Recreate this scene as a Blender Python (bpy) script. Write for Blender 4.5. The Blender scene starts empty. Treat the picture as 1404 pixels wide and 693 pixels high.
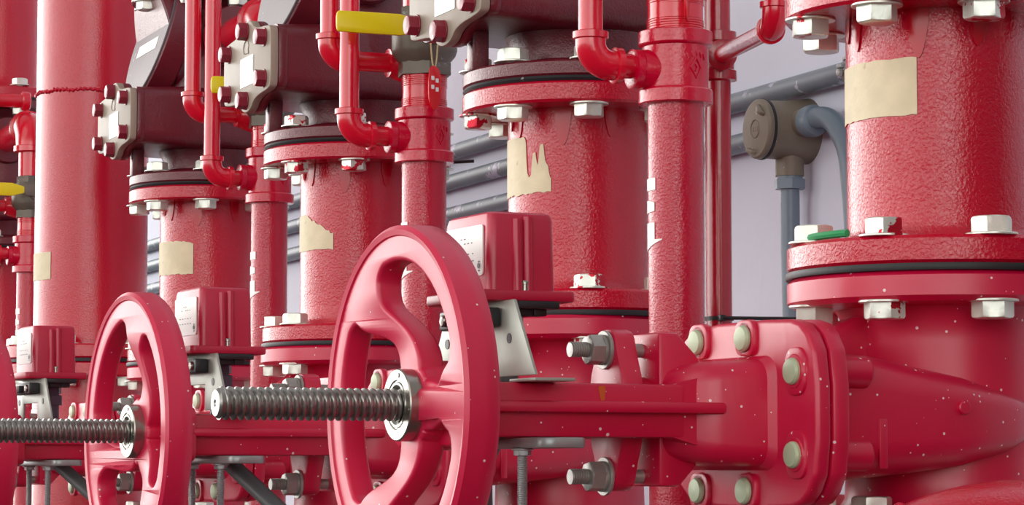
import bpy, bmesh, math, random
from mathutils import Vector, Matrix
random.seed(7)
S = bpy.context.scene
COL = S.collection
PI = math.pi
R = math.radians

# ---------------------------------------------------------------- camera, world, light, exposure
# world frame: x runs towards the wall, y along the row of risers (away from the viewer), z up; z = 0 is eye height
CAM = Vector((-1.2622, -2.1010, 0.0))
cam = bpy.data.objects.new('camera', bpy.data.cameras.new('camera'))
COL.objects.link(cam)
cam.location = CAM
yaw = math.atan2(0.3726, 0.928)
cam.rotation_euler = (R(90) + math.atan(293.5 / 3675), 0, -yaw)
cam.data.sensor_width = 36
cam.data.lens = 36 * 3675 / 1404
cam.data.clip_start = 0.05
cam.data.clip_end = 200
S.camera = cam
S.view_settings.view_transform = 'Standard'
S.view_settings.look = 'None'
S.view_settings.exposure = -0.4
S.view_settings.gamma = 1
S.view_settings.use_curve_mapping = False

W = bpy.data.worlds.new('overcast_sky'); S.world = W; W.use_nodes = True
def build_world():
    nt = W.node_tree; N = nt.nodes; L = nt.links; N.clear()
    out = N.new('ShaderNodeOutputWorld'); bg = N.new('ShaderNodeBackground')
    tc = N.new('ShaderNodeTexCoord'); sep = N.new('ShaderNodeSeparateXYZ')
    L.new(tc.outputs['Generated'], sep.inputs[0])
    def math_(op, x, y=None):
        n = N.new('ShaderNodeMath'); n.operation = op
        for i, q in enumerate((x, y)):
            if q is None: continue
            if isinstance(q, (int, float)): n.inputs[i].default_value = q
            else: L.new(q, n.inputs[i])
        return n.outputs[0]
    # overcast sky over the open yard (-x side), dim where buildings close the yard off; brightness by compass direction
    bx, by = -.3726, -.928
    back = math_('ADD', math_('MULTIPLY', sep.outputs['X'], bx), math_('MULTIPLY', sep.outputs['Y'], by))
    right = math_('ADD', math_('MULTIPLY', sep.outputs['X'], -by), math_('MULTIPLY', sep.outputs['Y'], bx))
    deg = math_('MULTIPLY', math_('ARCTAN2', right, back), 180 / PI)
    ramp = N.new('ShaderNodeValToRGB'); L.new(math_('DIVIDE', math_('ADD', deg, 180), 360), ramp.inputs[0])
    el_ = ramp.color_ramp.elements
    pts = SKY_BY_BEARING
    while len(el_) < len(pts): el_.new(.5)
    for e, (d, v) in zip(el_, pts): e.position = (d + 180) / 360; e.color = (v / 2, v / 2, v / 2, 1)
    az = math_('MULTIPLY', ramp.outputs[0], 2)
    el = N.new('ShaderNodeMapRange'); el.interpolation_type = 'SMOOTHSTEP'
    el.inputs[1].default_value = -0.06; el.inputs[2].default_value = 0.05
    el.inputs[3].default_value = 0.08; el.inputs[4].default_value = 1.0
    L.new(sep.outputs['Z'], el.inputs[0])
    hi = N.new('ShaderNodeMapRange'); hi.interpolation_type = 'SMOOTHSTEP'
    hi.inputs[1].default_value = 0.20; hi.inputs[2].default_value = 0.42
    L.new(sep.outputs['Z'], hi.inputs[0])
    mixv = math_('ADD', math_('MULTIPLY', az, math_('SUBTRACT', 1.0, hi.outputs[0])), math_('MULTIPLY', hi.outputs[0], ZENITH))
    mu = N.new('ShaderNodeMath'); mu.operation = 'MULTIPLY'
    L.new(mixv, mu.inputs[0]); L.new(el.outputs[0], mu.inputs[1])
    sc = N.new('ShaderNodeMath'); sc.operation = 'MULTIPLY'; sc.inputs[1].default_value = SKY
    L.new(mu.outputs[0], sc.inputs[0])
    bg.inputs['Color'].default_value = (1.0, 0.98, 0.95, 1)
    L.new(sc.outputs[0], bg.inputs['Strength']); L.new(bg.outputs[0], out.inputs['Surface'])
SKY = 5.0; ZENITH = .10
SKY_BY_BEARING = [(-180, .6), (-160, 1.6), (-110, 1.7), (-85, 1.1), (-50, .8), (-16, .62), (-5, 1.0), (18, 1.0), (25, .05), (90, .04), (150, .2), (180, .6)]   # 0 = behind the viewer, negative = left
build_world()
sun = bpy.data.objects.new('sun', bpy.data.lights.new('sun', 'SUN')); COL.objects.link(sun)
sun.data.energy = 0.4; sun.data.angle = R(35); sun.data.color = (1.0, 0.93, 0.84)
sun.rotation_euler = Vector((0.85, 0.25, -0.65)).to_track_quat('-Z', 'Y').to_euler()

# ---------------------------------------------------------------- materials
def srgb(c):
    return tuple(((v / 255) / 12.92 if v / 255 <= 0.04045 else ((v / 255 + 0.055) / 1.055) ** 2.4) for v in c) + (1,)
def mat(name, col, rough=0.5, metal=0.0, coat=0.0, bump=None, var=None, specks=None, patch=None, spec=0.5, coat_rough=0.08):
    """bump=(scale,strength,detail,distance) var=(scale,amount) specks=(scale,radius,colour) patch=(scale,threshold,colour)"""
    m = bpy.data.materials.new(name); m.use_nodes = True
    nt = m.node_tree; N = nt.nodes; L = nt.links; b = N['Principled BSDF']
    b.inputs['Roughness'].default_value = rough; b.inputs['Metallic'].default_value = metal
    b.inputs['Coat Weight'].default_value = coat; b.inputs['Coat Roughness'].default_value = coat_rough
    b.inputs['Specular IOR Level'].default_value = spec
    b.inputs['Base Color'].default_value = srgb(col)
    tc = N.new('ShaderNodeTexCoord'); src = None
    if var:
        n = N.new('ShaderNodeTexNoise'); n.inputs['Scale'].default_value = var[0]; n.inputs['Detail'].default_value = 5
        L.new(tc.outputs['Object'], n.inputs['Vector'])
        mr = N.new('ShaderNodeMapRange'); mr.inputs[1].default_value = .3; mr.inputs[2].default_value = .7
        mr.inputs[3].default_value = 1 - var[1]; mr.inputs[4].default_value = 1 + var[1]; L.new(n.outputs['Fac'], mr.inputs[0])
        h = N.new('ShaderNodeHueSaturation'); h.inputs['Color'].default_value = srgb(col)
        L.new(mr.outputs[0], h.inputs['Value']); src = h.outputs['Color']
    def mixin(fac, colour):
        nonlocal src
        x = N.new('ShaderNodeMix'); x.data_type = 'RGBA'
        L.new(fac, x.inputs['Factor'])
        if src: L.new(src, x.inputs['A'])
        else: x.inputs['A'].default_value = srgb(col)
        x.inputs['B'].default_value = srgb(colour); src = x.outputs['Result']
    if patch:
        for (sc, th, pc) in (patch if isinstance(patch, list) else [patch]):
            n = N.new('ShaderNodeTexNoise'); n.inputs['Scale'].default_value = sc; n.inputs['Detail'].default_value = 4
            n.inputs['Roughness'].default_value = .6
            L.new(tc.outputs['Object'], n.inputs['Vector'])
            mr = N.new('ShaderNodeMapRange'); mr.inputs[1].default_value = th; mr.inputs[2].default_value = th + .02
            L.new(n.outputs['Fac'], mr.inputs[0]); mixin(mr.outputs[0], pc)
    if specks:
        v = N.new('ShaderNodeTexVoronoi'); v.inputs['Scale'].default_value = specks[0]
        L.new(tc.outputs['Object'], v.inputs['Vector'])
        wn = N.new('ShaderNodeMath'); wn.operation = 'MULTIPLY'
        sp = N.new('ShaderNodeSeparateColor'); L.new(v.outputs['Color'], sp.inputs[0])
        pw = N.new('ShaderNodeMath'); pw.operation = 'POWER'; pw.inputs[1].default_value = 4; L.new(sp.outputs[0], pw.inputs[0])
        L.new(pw.outputs[0], wn.inputs[0]); wn.inputs[1].default_value = specks[1]
        lt = N.new('ShaderNodeMath'); lt.operation = 'LESS_THAN'
        L.new(v.outputs['Distance'], lt.inputs[0]); L.new(wn.outputs[0], lt.inputs[1]); mixin(lt.outputs[0], specks[2])
    if src: L.new(src, b.inputs['Base Color'])
    if bump:
        prev = None
        for (sc, st, de, di) in (bump if isinstance(bump, list) else [bump]):
            n = N.new('ShaderNodeTexNoise'); n.inputs['Scale'].default_value = sc; n.inputs['Detail'].default_value = de
            n.inputs['Distortion'].default_value = 0.6
            L.new(tc.outputs['Object'], n.inputs['Vector'])
            bp = N.new('ShaderNodeBump'); bp.inputs['Strength'].default_value = st; bp.inputs['Distance'].default_value = di
            L.new(n.outputs['Fac'], bp.inputs['Height'])
            if prev: L.new(prev.outputs[0], bp.inputs['Normal'])
            prev = bp
        L.new(prev.outputs[0], b.inputs['Normal'])
        L.new(prev.outputs[0], b.inputs['Coat Normal'])
    return m
M = {}
M['pipe'] = mat('thick_red_paint', (192, 0, 42), .17, bump=[(330, .6, 3, .0011), (60, .25, 3, .0018)], var=(9, .06), spec=.5, coat=.3, coat_rough=.07)
M['pipe_main'] = mat('red_paint_main', (192, 0, 42), .20, bump=[(420, .5, 2, .0008), (40, .12, 2, .0016)], var=(7, .05), spec=.5, coat=.3, coat_rough=.07)
M['valve'] = mat('red_enamel', (204, 6, 62), .38, bump=(26, .12, 2, .004), var=(8, .05), specks=(150, .22, (240, 215, 215)), spec=.75, coat=.1, coat_rough=.25)
M['wheel'] = mat('handwheel_enamel', (210, 14, 68), .42, bump=(30, .1, 2, .003), var=(12, .05), specks=(150, .16, (240, 220, 215)), spec=.75, coat=.1, coat_rough=.25)
M['trim'] = mat('bright_red_paint', (218, 5, 44), .22, bump=(120, .2, 2, .001), var=(20, .05), spec=.6, coat=.4)
M['trim_dark'] = mat('deep_red_paint', (172, 2, 34), .24, bump=(90, .25, 2, .001), spec=.6, coat=.4)
M['run'] = mat('smooth_red_paint_run', (190, 0, 32), .18, spec=.5)
M['drain'] = mat('drain_red_paint', (186, 0, 46), .17, bump=[(380, .7, 3, .0010), (70, .2, 2, .0014)], var=(14, .05), spec=.5, coat=.3, coat_rough=.07)
M['fitting'] = mat('fitting_red_paint', (202, 2, 50), .18, bump=[(320, .45, 3, .0009), (70, .2, 2, .0014)], var=(14, .06), patch=(34, .74, (196, 196, 200)), spec=.5, coat=.3, coat_rough=.07)
M['maroon'] = mat('maroon_cast_paint', (104, 20, 36), .34, bump=[(420, .45, 2, .0012), (40, .3, 2, .003)], var=(16, .10), spec=.6, coat=.2, coat_rough=.2)
M['cover'] = mat('beige_cover_paint', (160, 146, 132), .45, bump=(60, .15, 3, .001), var=(25, .05), patch=(26, .73, (150, 90, 84)), spec=.22)
M['grey_cover'] = mat('grey_cover_paint', (98, 87, 93), .36, bump=(30, .15, 3, .002), var=(14, .08), patch=(18, .70, (186, 176, 178)), spec=.22)
M['maroon_bolt'] = mat('maroon_bolt_paint', (140, 34, 54), .35, bump=(200, .2, 2, .001), patch=(60, .66, (220, 205, 200)))
M['zinc'] = mat('zinc_plated_bolt', (222, 228, 216), .32, .5, bump=(160, .2, 2, .0008), var=(60, .10))
M['zinc_red'] = mat('zinc_bolt_with_red_overspray', (222, 228, 218), .32, .5, bump=(160, .25, 2, .0008), patch=(45, .56, (190, 16, 44)))
M['steel'] = mat('machined_steel', (164, 161, 152), .26, .9, bump=(200, .08, 2, .0006), var=(40, .05))
M['thread'] = mat('oiled_stem_steel', (160, 158, 154), .32, .9, bump=(260, .25, 2, .0008), var=(60, .15))
M['dull_bolt'] = mat('dull_grey_bolt', (172, 170, 164), .40, .5, bump=(160, .2, 2, .0008), var=(50, .12))
M['cap'] = mat('pale_green_bolt_end', (186, 202, 168), .45, .1, bump=(120, .2, 2, .0008), var=(50, .08))
M['plate'] = mat('galvanised_bracket', (172, 178, 168), .42, .35, bump=(60, .1, 2, .001), var=(30, .06))
M['galv'] = mat('galvanised_steel', (160, 166, 166), .4, .5, bump=(90, .2, 2, .001), var=(30, .1))
M['black'] = mat('black_plastic', (34, 34, 38), .4, bump=(200, .1, 2, .0006))
M['rubber'] = mat('black_rubber_gasket', (30, 28, 32), .5, bump=(120, .25, 2, .001), patch=(40, .74, (150, 145, 145)))
M['purple_grey'] = mat('grey_conduit_hub', (88, 80, 98), .45)
M['flex'] = mat('dark_flexible_conduit', (92, 96, 98), .45, bump=(60, .15, 2, .001))
M['box'] = mat('switch_cover_red', (188, 3, 56), .40, bump=(400, .12, 2, .0006), spec=.75, coat=.1, coat_rough=.25)
M['label'] = mat('white_label', (250, 252, 248), .45)
M['print'] = mat('dark_label_print', (120, 122, 128), .6)
M['silver'] = mat('silver_name_plate', (150, 154, 150), .3, .3)
M['tape'] = mat('masking_tape', (226, 212, 178), .6, bump=(50, .5, 4, .002), var=(40, .08), patch=(60, .66, (206, 190, 156)))
M['yellow'] = mat('yellow_vinyl_grip', (238, 214, 6), .35, var=(10, .04), patch=(34, .72, (150, 124, 20)))
M['bronze'] = mat('dull_bronze_casting', (112, 106, 96), .45, .3, bump=[(180, .35, 3, .001)], var=(26, .18), patch=(40, .62, (136, 150, 152)))
M['pvc'] = mat('grey_pvc_conduit', (124, 136, 146), .42, bump=(60, .2, 2, .001), var=(14, .08), patch=(26, .60, (190, 190, 210)))
M['pvc_plain'] = mat('grey_pvc', (116, 132, 146), .36, var=(14, .06), patch=(34, .66, (200, 202, 216)))
M['junction'] = mat('olive_grey_junction_box', (128, 118, 104), .5, .1, bump=(120, .3, 3, .001), var=(30, .1), patch=(70, .70, (186, 182, 176)))
M['tag'] = mat('red_plastic_tag', (226, 10, 26), .25)
M['bead'] = mat('bead_chain_steel', (214, 196, 150), .3, .7)
M['wall'] = mat('lavender_white_plaster', (226, 230, 246), .7, bump=(7, .3, 3, .01), var=(2.2, .04), patch=(16, .77, (214, 214, 226)))
M['floor'] = mat('dark_concrete', (70, 64, 64), .8, bump=(20, .3, 4, .01), var=(3, .2))
M['green'] = mat('green_tape', (40, 150, 90), .4)
M['rust'] = mat('orange_rust_stain', (200, 90, 30), .6)

# ---------------------------------------------------------------- mesh helpers
X, Y, Z = Vector((1, 0, 0)), Vector((0, 1, 0)), Vector((0, 0, 1))
def V(*a): return Vector(a)
def frame(axis):
    a = axis.normalized()
    u = (X if abs(a.x) < .9 else Y)
    u = (u - a * u.dot(a)).normalized()
    return u, a.cross(u), a
def lathe(bm, prof, o, axis, seg=48, caps=True, a0=0):
    """prof: list of (radius, distance along axis)"""
    u, v, a = frame(axis); rings = []
    for r, t in prof:
        rings.append([bm.verts.new(o + a * t + (u * math.cos(a0 + 2 * PI * i / seg) + v * math.sin(a0 + 2 * PI * i / seg)) * max(r, 1e-5)) for i in range(seg)])
    for A, B in zip(rings, rings[1:]):
        for i in range(seg):
            bm.faces.new((A[i], A[(i + 1) % seg], B[(i + 1) % seg], B[i]))
    if caps:
        bm.faces.new(list(reversed(rings[0]))); bm.faces.new(rings[-1])
def cyl(bm, p0, p1, r, r1=None, seg=32, ch=0.0):
    d = p1 - p0; h = d.length; r1 = r if r1 is None else r1
    if ch: lathe(bm, [(r - ch, 0), (r, ch), (r1, h - ch), (r1 - ch, h)], p0, d, seg)
    else: lathe(bm, [(r, 0), (r1, h)], p0, d, seg)
def merge(bm, tb):
    me = bpy.data.meshes.new('tmp'); tb.to_mesh(me); tb.free(); bm.from_mesh(me); bpy.data.meshes.remove(me)
def bevel(tb, w, seg=2, ang=25):
    if w <= 0: return
    bmesh.ops.recalc_face_normals(tb, faces=tb.faces)
    es = [e for e in tb.edges if len(e.link_faces) == 2 and e.calc_face_angle(0) > R(ang)]
    bmesh.ops.bevel(tb, geom=es, offset=w, segments=seg, profile=.5, affect='EDGES', clamp_overlap=True)
def prism(bm, pts, o, u, v, dep, bev=.0, seg=2):
    """outline pts (a,b) -> o + a*u + b*v, extruded by the vector dep"""
    tb = bmesh.new()
    A = [tb.verts.new(o + u * a + v * b) for a, b in pts]; B = [tb.verts.new(p.co + dep) for p in A]
    tb.faces.new(A); tb.faces.new(list(reversed(B)))
    n = len(A)
    for i in range(n): tb.faces.new((A[i], B[i], B[(i + 1) % n], A[(i + 1) % n]))
    bmesh.ops.recalc_face_normals(tb, faces=tb.faces)
    bevel(tb, bev, seg); merge(bm, tb)
def box(bm, lo, hi, bev=.0, seg=2):
    prism(bm, [(lo[0], lo[1]), (hi[0], lo[1]), (hi[0], hi[1]), (lo[0], hi[1])], V(0, 0, lo[2]), X, Y, Z * (hi[2] - lo[2]), bev, seg)
def rrect(w, h, r, n=6):
    out = []
    for cx, cy, a in ((w - r, h - r, 0), (-w + r, h - r, 90), (-w + r, -h + r, 180), (w - r, -h + r, 270)):
        for i in range(n + 1): out.append((cx + r * math.cos(R(a + 90 * i / n)), cy + r * math.sin(R(a + 90 * i / n))))
    return out
def chaikin(pts, it=2, closed=True):
    for _ in range(it):
        o = []
        n = len(pts)
        for i in range(n if closed else n - 1):
            a, b = pts[i], pts[(i + 1) % n]
            o += [tuple(p * .75 + q * .25 for p, q in zip(a, b)), tuple(p * .25 + q * .75 for p, q in zip(a, b))]
        pts = o
    return pts
def loft(bm, sections, caps=True):
    rings = [[bm.verts.new(p) for p in s] for s in sections]; n = len(rings[0])
    for A, B in zip(rings, rings[1:]):
        for i in range(n): bm.faces.new((A[i], A[(i + 1) % n], B[(i + 1) % n], B[i]))
    if caps: bm.faces.new(list(reversed(rings[0]))); bm.faces.new(rings[-1])
def fillet(pts, rad, n=10):
    out = [pts[0]]
    for a, b, c in zip(pts, pts[1:], pts[2:]):
        d1 = (a - b).normalized(); d2 = (c - b).normalized(); ang = d1.angle(d2)
        t = min(rad / math.tan(ang / 2), (a - b).length * .95, (c - b).length * .95); rr = t * math.tan(ang / 2)
        cen = b + (d1 + d2).normalized() * (rr / math.sin(ang / 2))
        s, e = b + d1 * t - cen, b + d2 * t - cen; tot = s.angle(e)
        for i in range(n + 1):
            f = i / n
            out.append(cen + (s * math.sin((1 - f) * tot) + e * math.sin(f * tot)) / math.sin(tot))
    out.append(pts[-1]); return out
def tube(bm, pts, r, seg=24, caps=True):
    rings = []; t = (pts[1] - pts[0]).normalized(); u, v, _ = frame(t)
    for i, p in enumerate(pts):
        nt = ((pts[i + 1] - p) if i == 0 else (p - pts[i - 1]) if i == len(pts) - 1 else (pts[i + 1] - pts[i - 1])).normalized()
        q = t.rotation_difference(nt); u = q @ u; v = q @ v; t = nt
        rr = r[i] if isinstance(r, (list, tuple)) else r
        rings.append([bm.verts.new(p + (u * math.cos(2 * PI * k / seg) + v * math.sin(2 * PI * k / seg)) * rr) for k in range(seg)])
    for A, B in zip(rings, rings[1:]):
        for i in range(seg): bm.faces.new((A[i], A[(i + 1) % seg], B[(i + 1) % seg], B[i]))
    if caps: bm.faces.new(list(reversed(rings[0]))); bm.faces.new(rings[-1])
def hexa(bm, p, axis, af, h, rot=0.0, ch=None):
    """hexagon nut / head with chamfered corners, starting at p and growing along axis"""
    r = af / math.sqrt(3); a = axis.normalized(); ch = h * .16 if ch is None else ch
    u, v, _ = frame(a)
    n = 36; rings = []
    def rad(th, lim):
        k = ((th) % (PI / 3)) - PI / 6
        return min((af / 2) / math.cos(k), lim)
    for t, lim in ((0, r), (h - ch, r), (h - ch * .35, r * .95), (h, r * .84)):
        rings.append([bm.verts.new(p + a * t + (u * math.cos(rot + 2 * PI * i / n) + v * math.sin(rot + 2 * PI * i / n)) * rad(2 * PI * i / n, lim)) for i in range(n)])
    for A, B in zip(rings, rings[1:]):
        for i in range(n): bm.faces.new((A[i], A[(i + 1) % n], B[(i + 1) % n], B[i]))
    bm.faces.new(list(reversed(rings[0]))); bm.faces.new(rings[-1])
def washer(bm, p, axis, r, t=.0022): cyl(bm, p, p + axis.normalized() * t, r, ch=.0005)
def threads(bm, p0, p1, r, r2, pitch, seg=28, k=8):
    """helical screw thread"""
    d = p1 - p0; h = d.length; u, v, a = frame(d); n = int(h / pitch * k); rings = []
    def prof(f):
        f %= 1
        return r if f < .32 else r + (r2 - r) * (f - .32) / .2 if f < .52 else r2 if f < .8 else r2 + (r - r2) * (f - .8) / .2
    for j in range(n + 1):
        t = h * j / n
        rings.append([bm.verts.new(p0 + a * t + (u * math.cos(2 * PI * i / seg) + v * math.sin(2 * PI * i / seg)) * prof(t / pitch - i / seg)) for i in range(seg)])
    for A, B in zip(rings, rings[1:]):
        for i in range(seg): bm.faces.new((A[i], A[(i + 1) % seg], B[(i + 1) % seg], B[i]))
    bm.faces.new(list(reversed(rings[0]))); bm.faces.new(rings[-1])
def obj(name, bm, m, parent=None, loc=None, ang=32):
    bmesh.ops.recalc_face_normals(bm, faces=bm.faces)
    me = bpy.data.meshes.new(name); bm.to_mesh(me); bm.free()
    me.materials.append(M[m])
    me.polygons.foreach_set('use_smooth', [True] * len(me.polygons)); me.set_sharp_from_angle(angle=R(ang))
    o = bpy.data.objects.new(name, me); COL.objects.link(o)
    if parent: o.parent = parent
    if loc: o.location = loc
    return o
def part(name, m, parent, fn, *a, ang=32, label=None):
    bm = bmesh.new(); fn(bm, *a); o = obj(name, bm, m, parent, ang=ang)
    if label: o['label'] = label
    return o
def tag(o, label, cat, group=None):
    o['label'] = label; o['category'] = cat
    if group: o['group'] = group
    return o
def thing(name, label, cat, loc=(0, 0, 0), rz=0, group=None):
    o = bpy.data.objects.new(name, None); COL.objects.link(o); o.empty_display_size = .05
    o.location = loc; o.rotation_euler = (0, 0, rz); return tag(o, label, cat, group)
def patch_on_tube(bm, r, a0, a1, zlo, zhi, n=36, th=.0007, rows=4):
    """thin curved sticker hugging a vertical tube at the local origin; angles in radians; zlo, zhi functions of 0..1"""
    g = []
    for off in (0, th):
        g.append([[bm.verts.new(V((r + off) * math.cos(a0 + (a1 - a0) * i / n), (r + off) * math.sin(a0 + (a1 - a0) * i / n), zlo(i / n) + (max(zhi(i / n) - zlo(i / n), 1e-5)) * k / rows)) for k in range(rows + 1)] for i in range(n + 1)])
    for q in (0, 1):
        for i in range(n):
            for k in range(rows): bm.faces.new((g[q][i][k], g[q][i + 1][k], g[q][i + 1][k + 1], g[q][i][k + 1]))
    for i in range(n):
        for k in (0, rows): bm.faces.new((g[0][i][k], g[0][i + 1][k], g[1][i + 1][k], g[1][i][k]))
    for k in range(rows):
        for i in (0, n): bm.faces.new((g[0][i][k], g[0][i][k + 1], g[1][i][k + 1], g[1][i][k]))
def face_angle(x, y, phi):
    """world angle on a tube at (x,y) that is phi degrees to the right of the side facing the viewer's stand-point"""
    d = CAM - V(x, y, 0)
    return math.atan2(d.y, d.x) + R(phi)
def noise1(seed):
    rnd = random.Random(seed); t = [rnd.uniform(-1, 1) for _ in range(40)]
    def f(x):
        x = x * 30; i = int(x) % 38; k = x - int(x); return t[i] * (1 - k) + t[i + 1] * k
    return f

# ---------------------------------------------------------------- setting
def struct(name, m, fn, *a):
    o = part(name, m, None, fn, *a); o['kind'] = 'structure'; return o
FLOOR = -0.9
struct('floor', 'floor', lambda b: box(b, (-9, -9, FLOOR - .1), (.5, 14, FLOOR)))
struct('wall_right', 'wall', lambda b: box(b, (.5, -.35, FLOOR - .1), (.65, 14, 3.2)))

# ---------------------------------------------------------------- risers, joints
PITCH = .8296
FT = .0245                                                          # flange thickness
def bolt_through(b, p, z0, z1, af, head, rot=0, up_w=True, dn_w=True, stud=.0):
    """one bolt through a joint: hexes above z1 and below z0, both with washers"""
    if dn_w: washer(b, V(p.x, p.y, z0), -Z, af * .72)
    if up_w: washer(b, V(p.x, p.y, z1), Z, af * .72)
    hexa(b, V(p.x, p.y, z0 - (.0022 if dn_w else 0)), -Z, af, head, rot)
    hexa(b, V(p.x, p.y, z1 + (.0022 if up_w else 0)), Z, af, head, rot + .3)
    cyl(b, V(p.x, p.y, z0 - head), V(p.x, p.y, z1 + head), af * .26, seg=16)
    if stud: threads(b, V(p.x, p.y, z1 + head), V(p.x, p.y, z1 + head + stud), af * .3, af * .25, .002, 16, 6)
def flange(b, z0, z1, ro, ri, ch=.003):
    lathe(b, [(ri, z0), (ro - ch, z0), (ro, z0 + ch), (ro, z1 - ch), (ro - ch, z1), (ri, z1)], V(0, 0, 0), Z, 96)
def riser(k, x, y, r, zg, zu, label, tape, phi0, upper=True, ro=.139, bc=.1205, down=None, bolts=8, extra_bolts=True, ztop=None, mname='pipe', phi1=None):
    t = thing('riser_pipe', label, 'pipe', (x, y, 0), 0, 'vertical red riser pipes')
    top = (zu - .003) if upper else ztop
    def tubef(b):
        z0 = zg + .003
        lathe(b, [(r, z0)] + [(r + .006, z0 + FT), (r + .001, z0 + FT + .008)] + [(r, z0 + FT + .012 + (top - z0 - FT - .02) * i / 12) for i in range(13)] + [(r, top)], V(0, 0, 0), Z, 96)
    part('pipe', mname, t, tubef)
    part('lower_flange', mname, t, lambda b: flange(b, zg + .003, zg + .003 + FT, ro, r - .002))
    part('gasket', 'rubber', t, lambda b: lathe(b, [(r, zg - .003), (ro + .001, zg - .003), (ro + .0018, zg), (ro + .001, zg + .003), (r, zg + .003)], V(0, 0, 0), Z, 96))
    if upper:
        part('upper_flange', mname, t, lambda b: flange(b, zu - .003 - FT, zu - .003, ro, r - .002))
        part('gasket', 'rubber', t, lambda b: lathe(b, [(r, zu - .003), (ro - .002, zu - .003), (ro - .0005, zu), (ro - .002, zu + .003), (r, zu + .003)], V(0, 0, 0), Z, 96))
    for i in range(bolts):
        for which in ((0, 1) if upper else (0,)):
            a = math.atan2(-.928, -.3726) + R((phi0 if which == 0 else (phi0 if phi1 is None else phi1)) + 360 / bolts * i)
            p = V(bc * math.cos(a), bc * math.sin(a), 0)
            z0, z1 = ((zg - .003 - FT, zg + .003 + FT) if which == 0 else (zu - .003 - FT, zu + .003 + .020))
            rnd = random.Random(k * 100 + i * 2 + which)
            part('flange_bolt', 'zinc_red' if rnd.random() < .35 else 'zinc', t, bolt_through, p, z0, z1, .0315, .0145, a + rnd.uniform(-.3, .3))
    if upper and k < 4:
        for q, (ph, hw, ln) in enumerate(((-58, 5, .028), (-12 - 3 * k, 7, .040), (-72, 4, .018), (24, 6, .03))):
            a_ = face_angle(x, y, ph + k * 3); zt2 = zu - .003 - FT
            def low(f, ln=ln): return zt2 - ln * (1 - abs(2 * f - 1) ** 2.2) - .004
            part('paint_run', 'run', t, lambda b: patch_on_tube(b, r + .0003, a_ - R(hw), a_ + R(hw), low, lambda f: zt2, 24, .0012, 3))
    if tape:
        for (p0, p1, za, zb, style) in tape:
            n1, n2, n3 = noise1(k), noise1(k + 50), noise1(k + 90)
            a0 = face_angle(x, y, p0); a1 = face_angle(x, y, p1)
            if style == 'torn_right':
                hi = lambda f: zb + (n1(f) * .0012) - (max(0, f - .80) / .2) ** 1.5 * .006; lo = lambda f: za + n2(f) * .0012
            elif style == 'drips':
                K = [(0, 0), (.71, .001), (.735, .006), (.75, .043), (.775, .050), (.80, .046), (.815, .022), (.845, .020), (.86, .032), (.875, .036), (.89, .014), (.905, .011), (.93, .012), (.94, .030), (.955, .034), (.975, .038), (.985, .050), (1, .052)]
                def hi(f):
                    for (fa, va), (fb, vb) in zip(K, K[1:]):
                        if fa <= f <= fb: return zb + n1(f) * .0006 - va - (vb - va) * (f - fa) / (fb - fa)
                    return zb - .052
                lo = lambda f: za + n2(f) * .0015 + (f * .004)
            elif style == 'ragged':
                def hi(f): return zb + n1(f) * .0015 - (0 if f < .62 else (f - .62) * .07 + .004 * abs(n3(f)))
                lo = lambda f: za + n2(f) * .001
            else:
                hi = lambda f: zb + n1(f) * .0007; lo = lambda f: za + n2(f) * .0007
            part('tape_strip', 'tape', t, lambda b: patch_on_tube(b, r + .0004, a0, a1, lo, hi, 110), label='beige masking tape strip')
    return t

# positions along the row (x, y, gasket heights)
RIS = [dict(x=0, y=0, zg=.171, zu=.431), dict(x=0, y=PITCH, zg=.1756, zu=.446), dict(x=0, y=2 * PITCH, zg=.1765, zu=.469), dict(x=0, y=3 * PITCH, zg=.178, zu=.488)]
riser(0, 0, 0, .084, .171, .431, 'largest nearest red riser pipe at the right edge with broad beige tape strip', [(-115, -13, .309, .360, 'plain')], 12, phi1=10)
riser(1, 0, PITCH, .084, .1756, .446, 'red riser pipe behind the big handwheel with torn dripping beige tape', [(-115, -22, .316, .388, 'drips')], 4.5)
riser(2, 0, 2 * PITCH, .084, .1765, .469, 'red riser pipe left of the yellow lever with ragged beige tape strip', [(-115, -24, .315, .367, 'ragged')], 1)
riser(3, 0, 3 * PITCH, .084, .178, .488, 'red riser pipe beside the widest smooth main, small square beige tape', [(-110, -17, .334, .392, 'torn_right')], 4.6)

for k_ in (-1, -2):                                                  # the row goes on towards the viewer, beyond the frame; the risers mirror it
    riser(10 - k_, 0, k_ * PITCH, .084, .171, .431, 'red riser pipe outside the right edge, %s in the row' % ('next' if k_ == -1 else 'second next'), None, 10)
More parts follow.
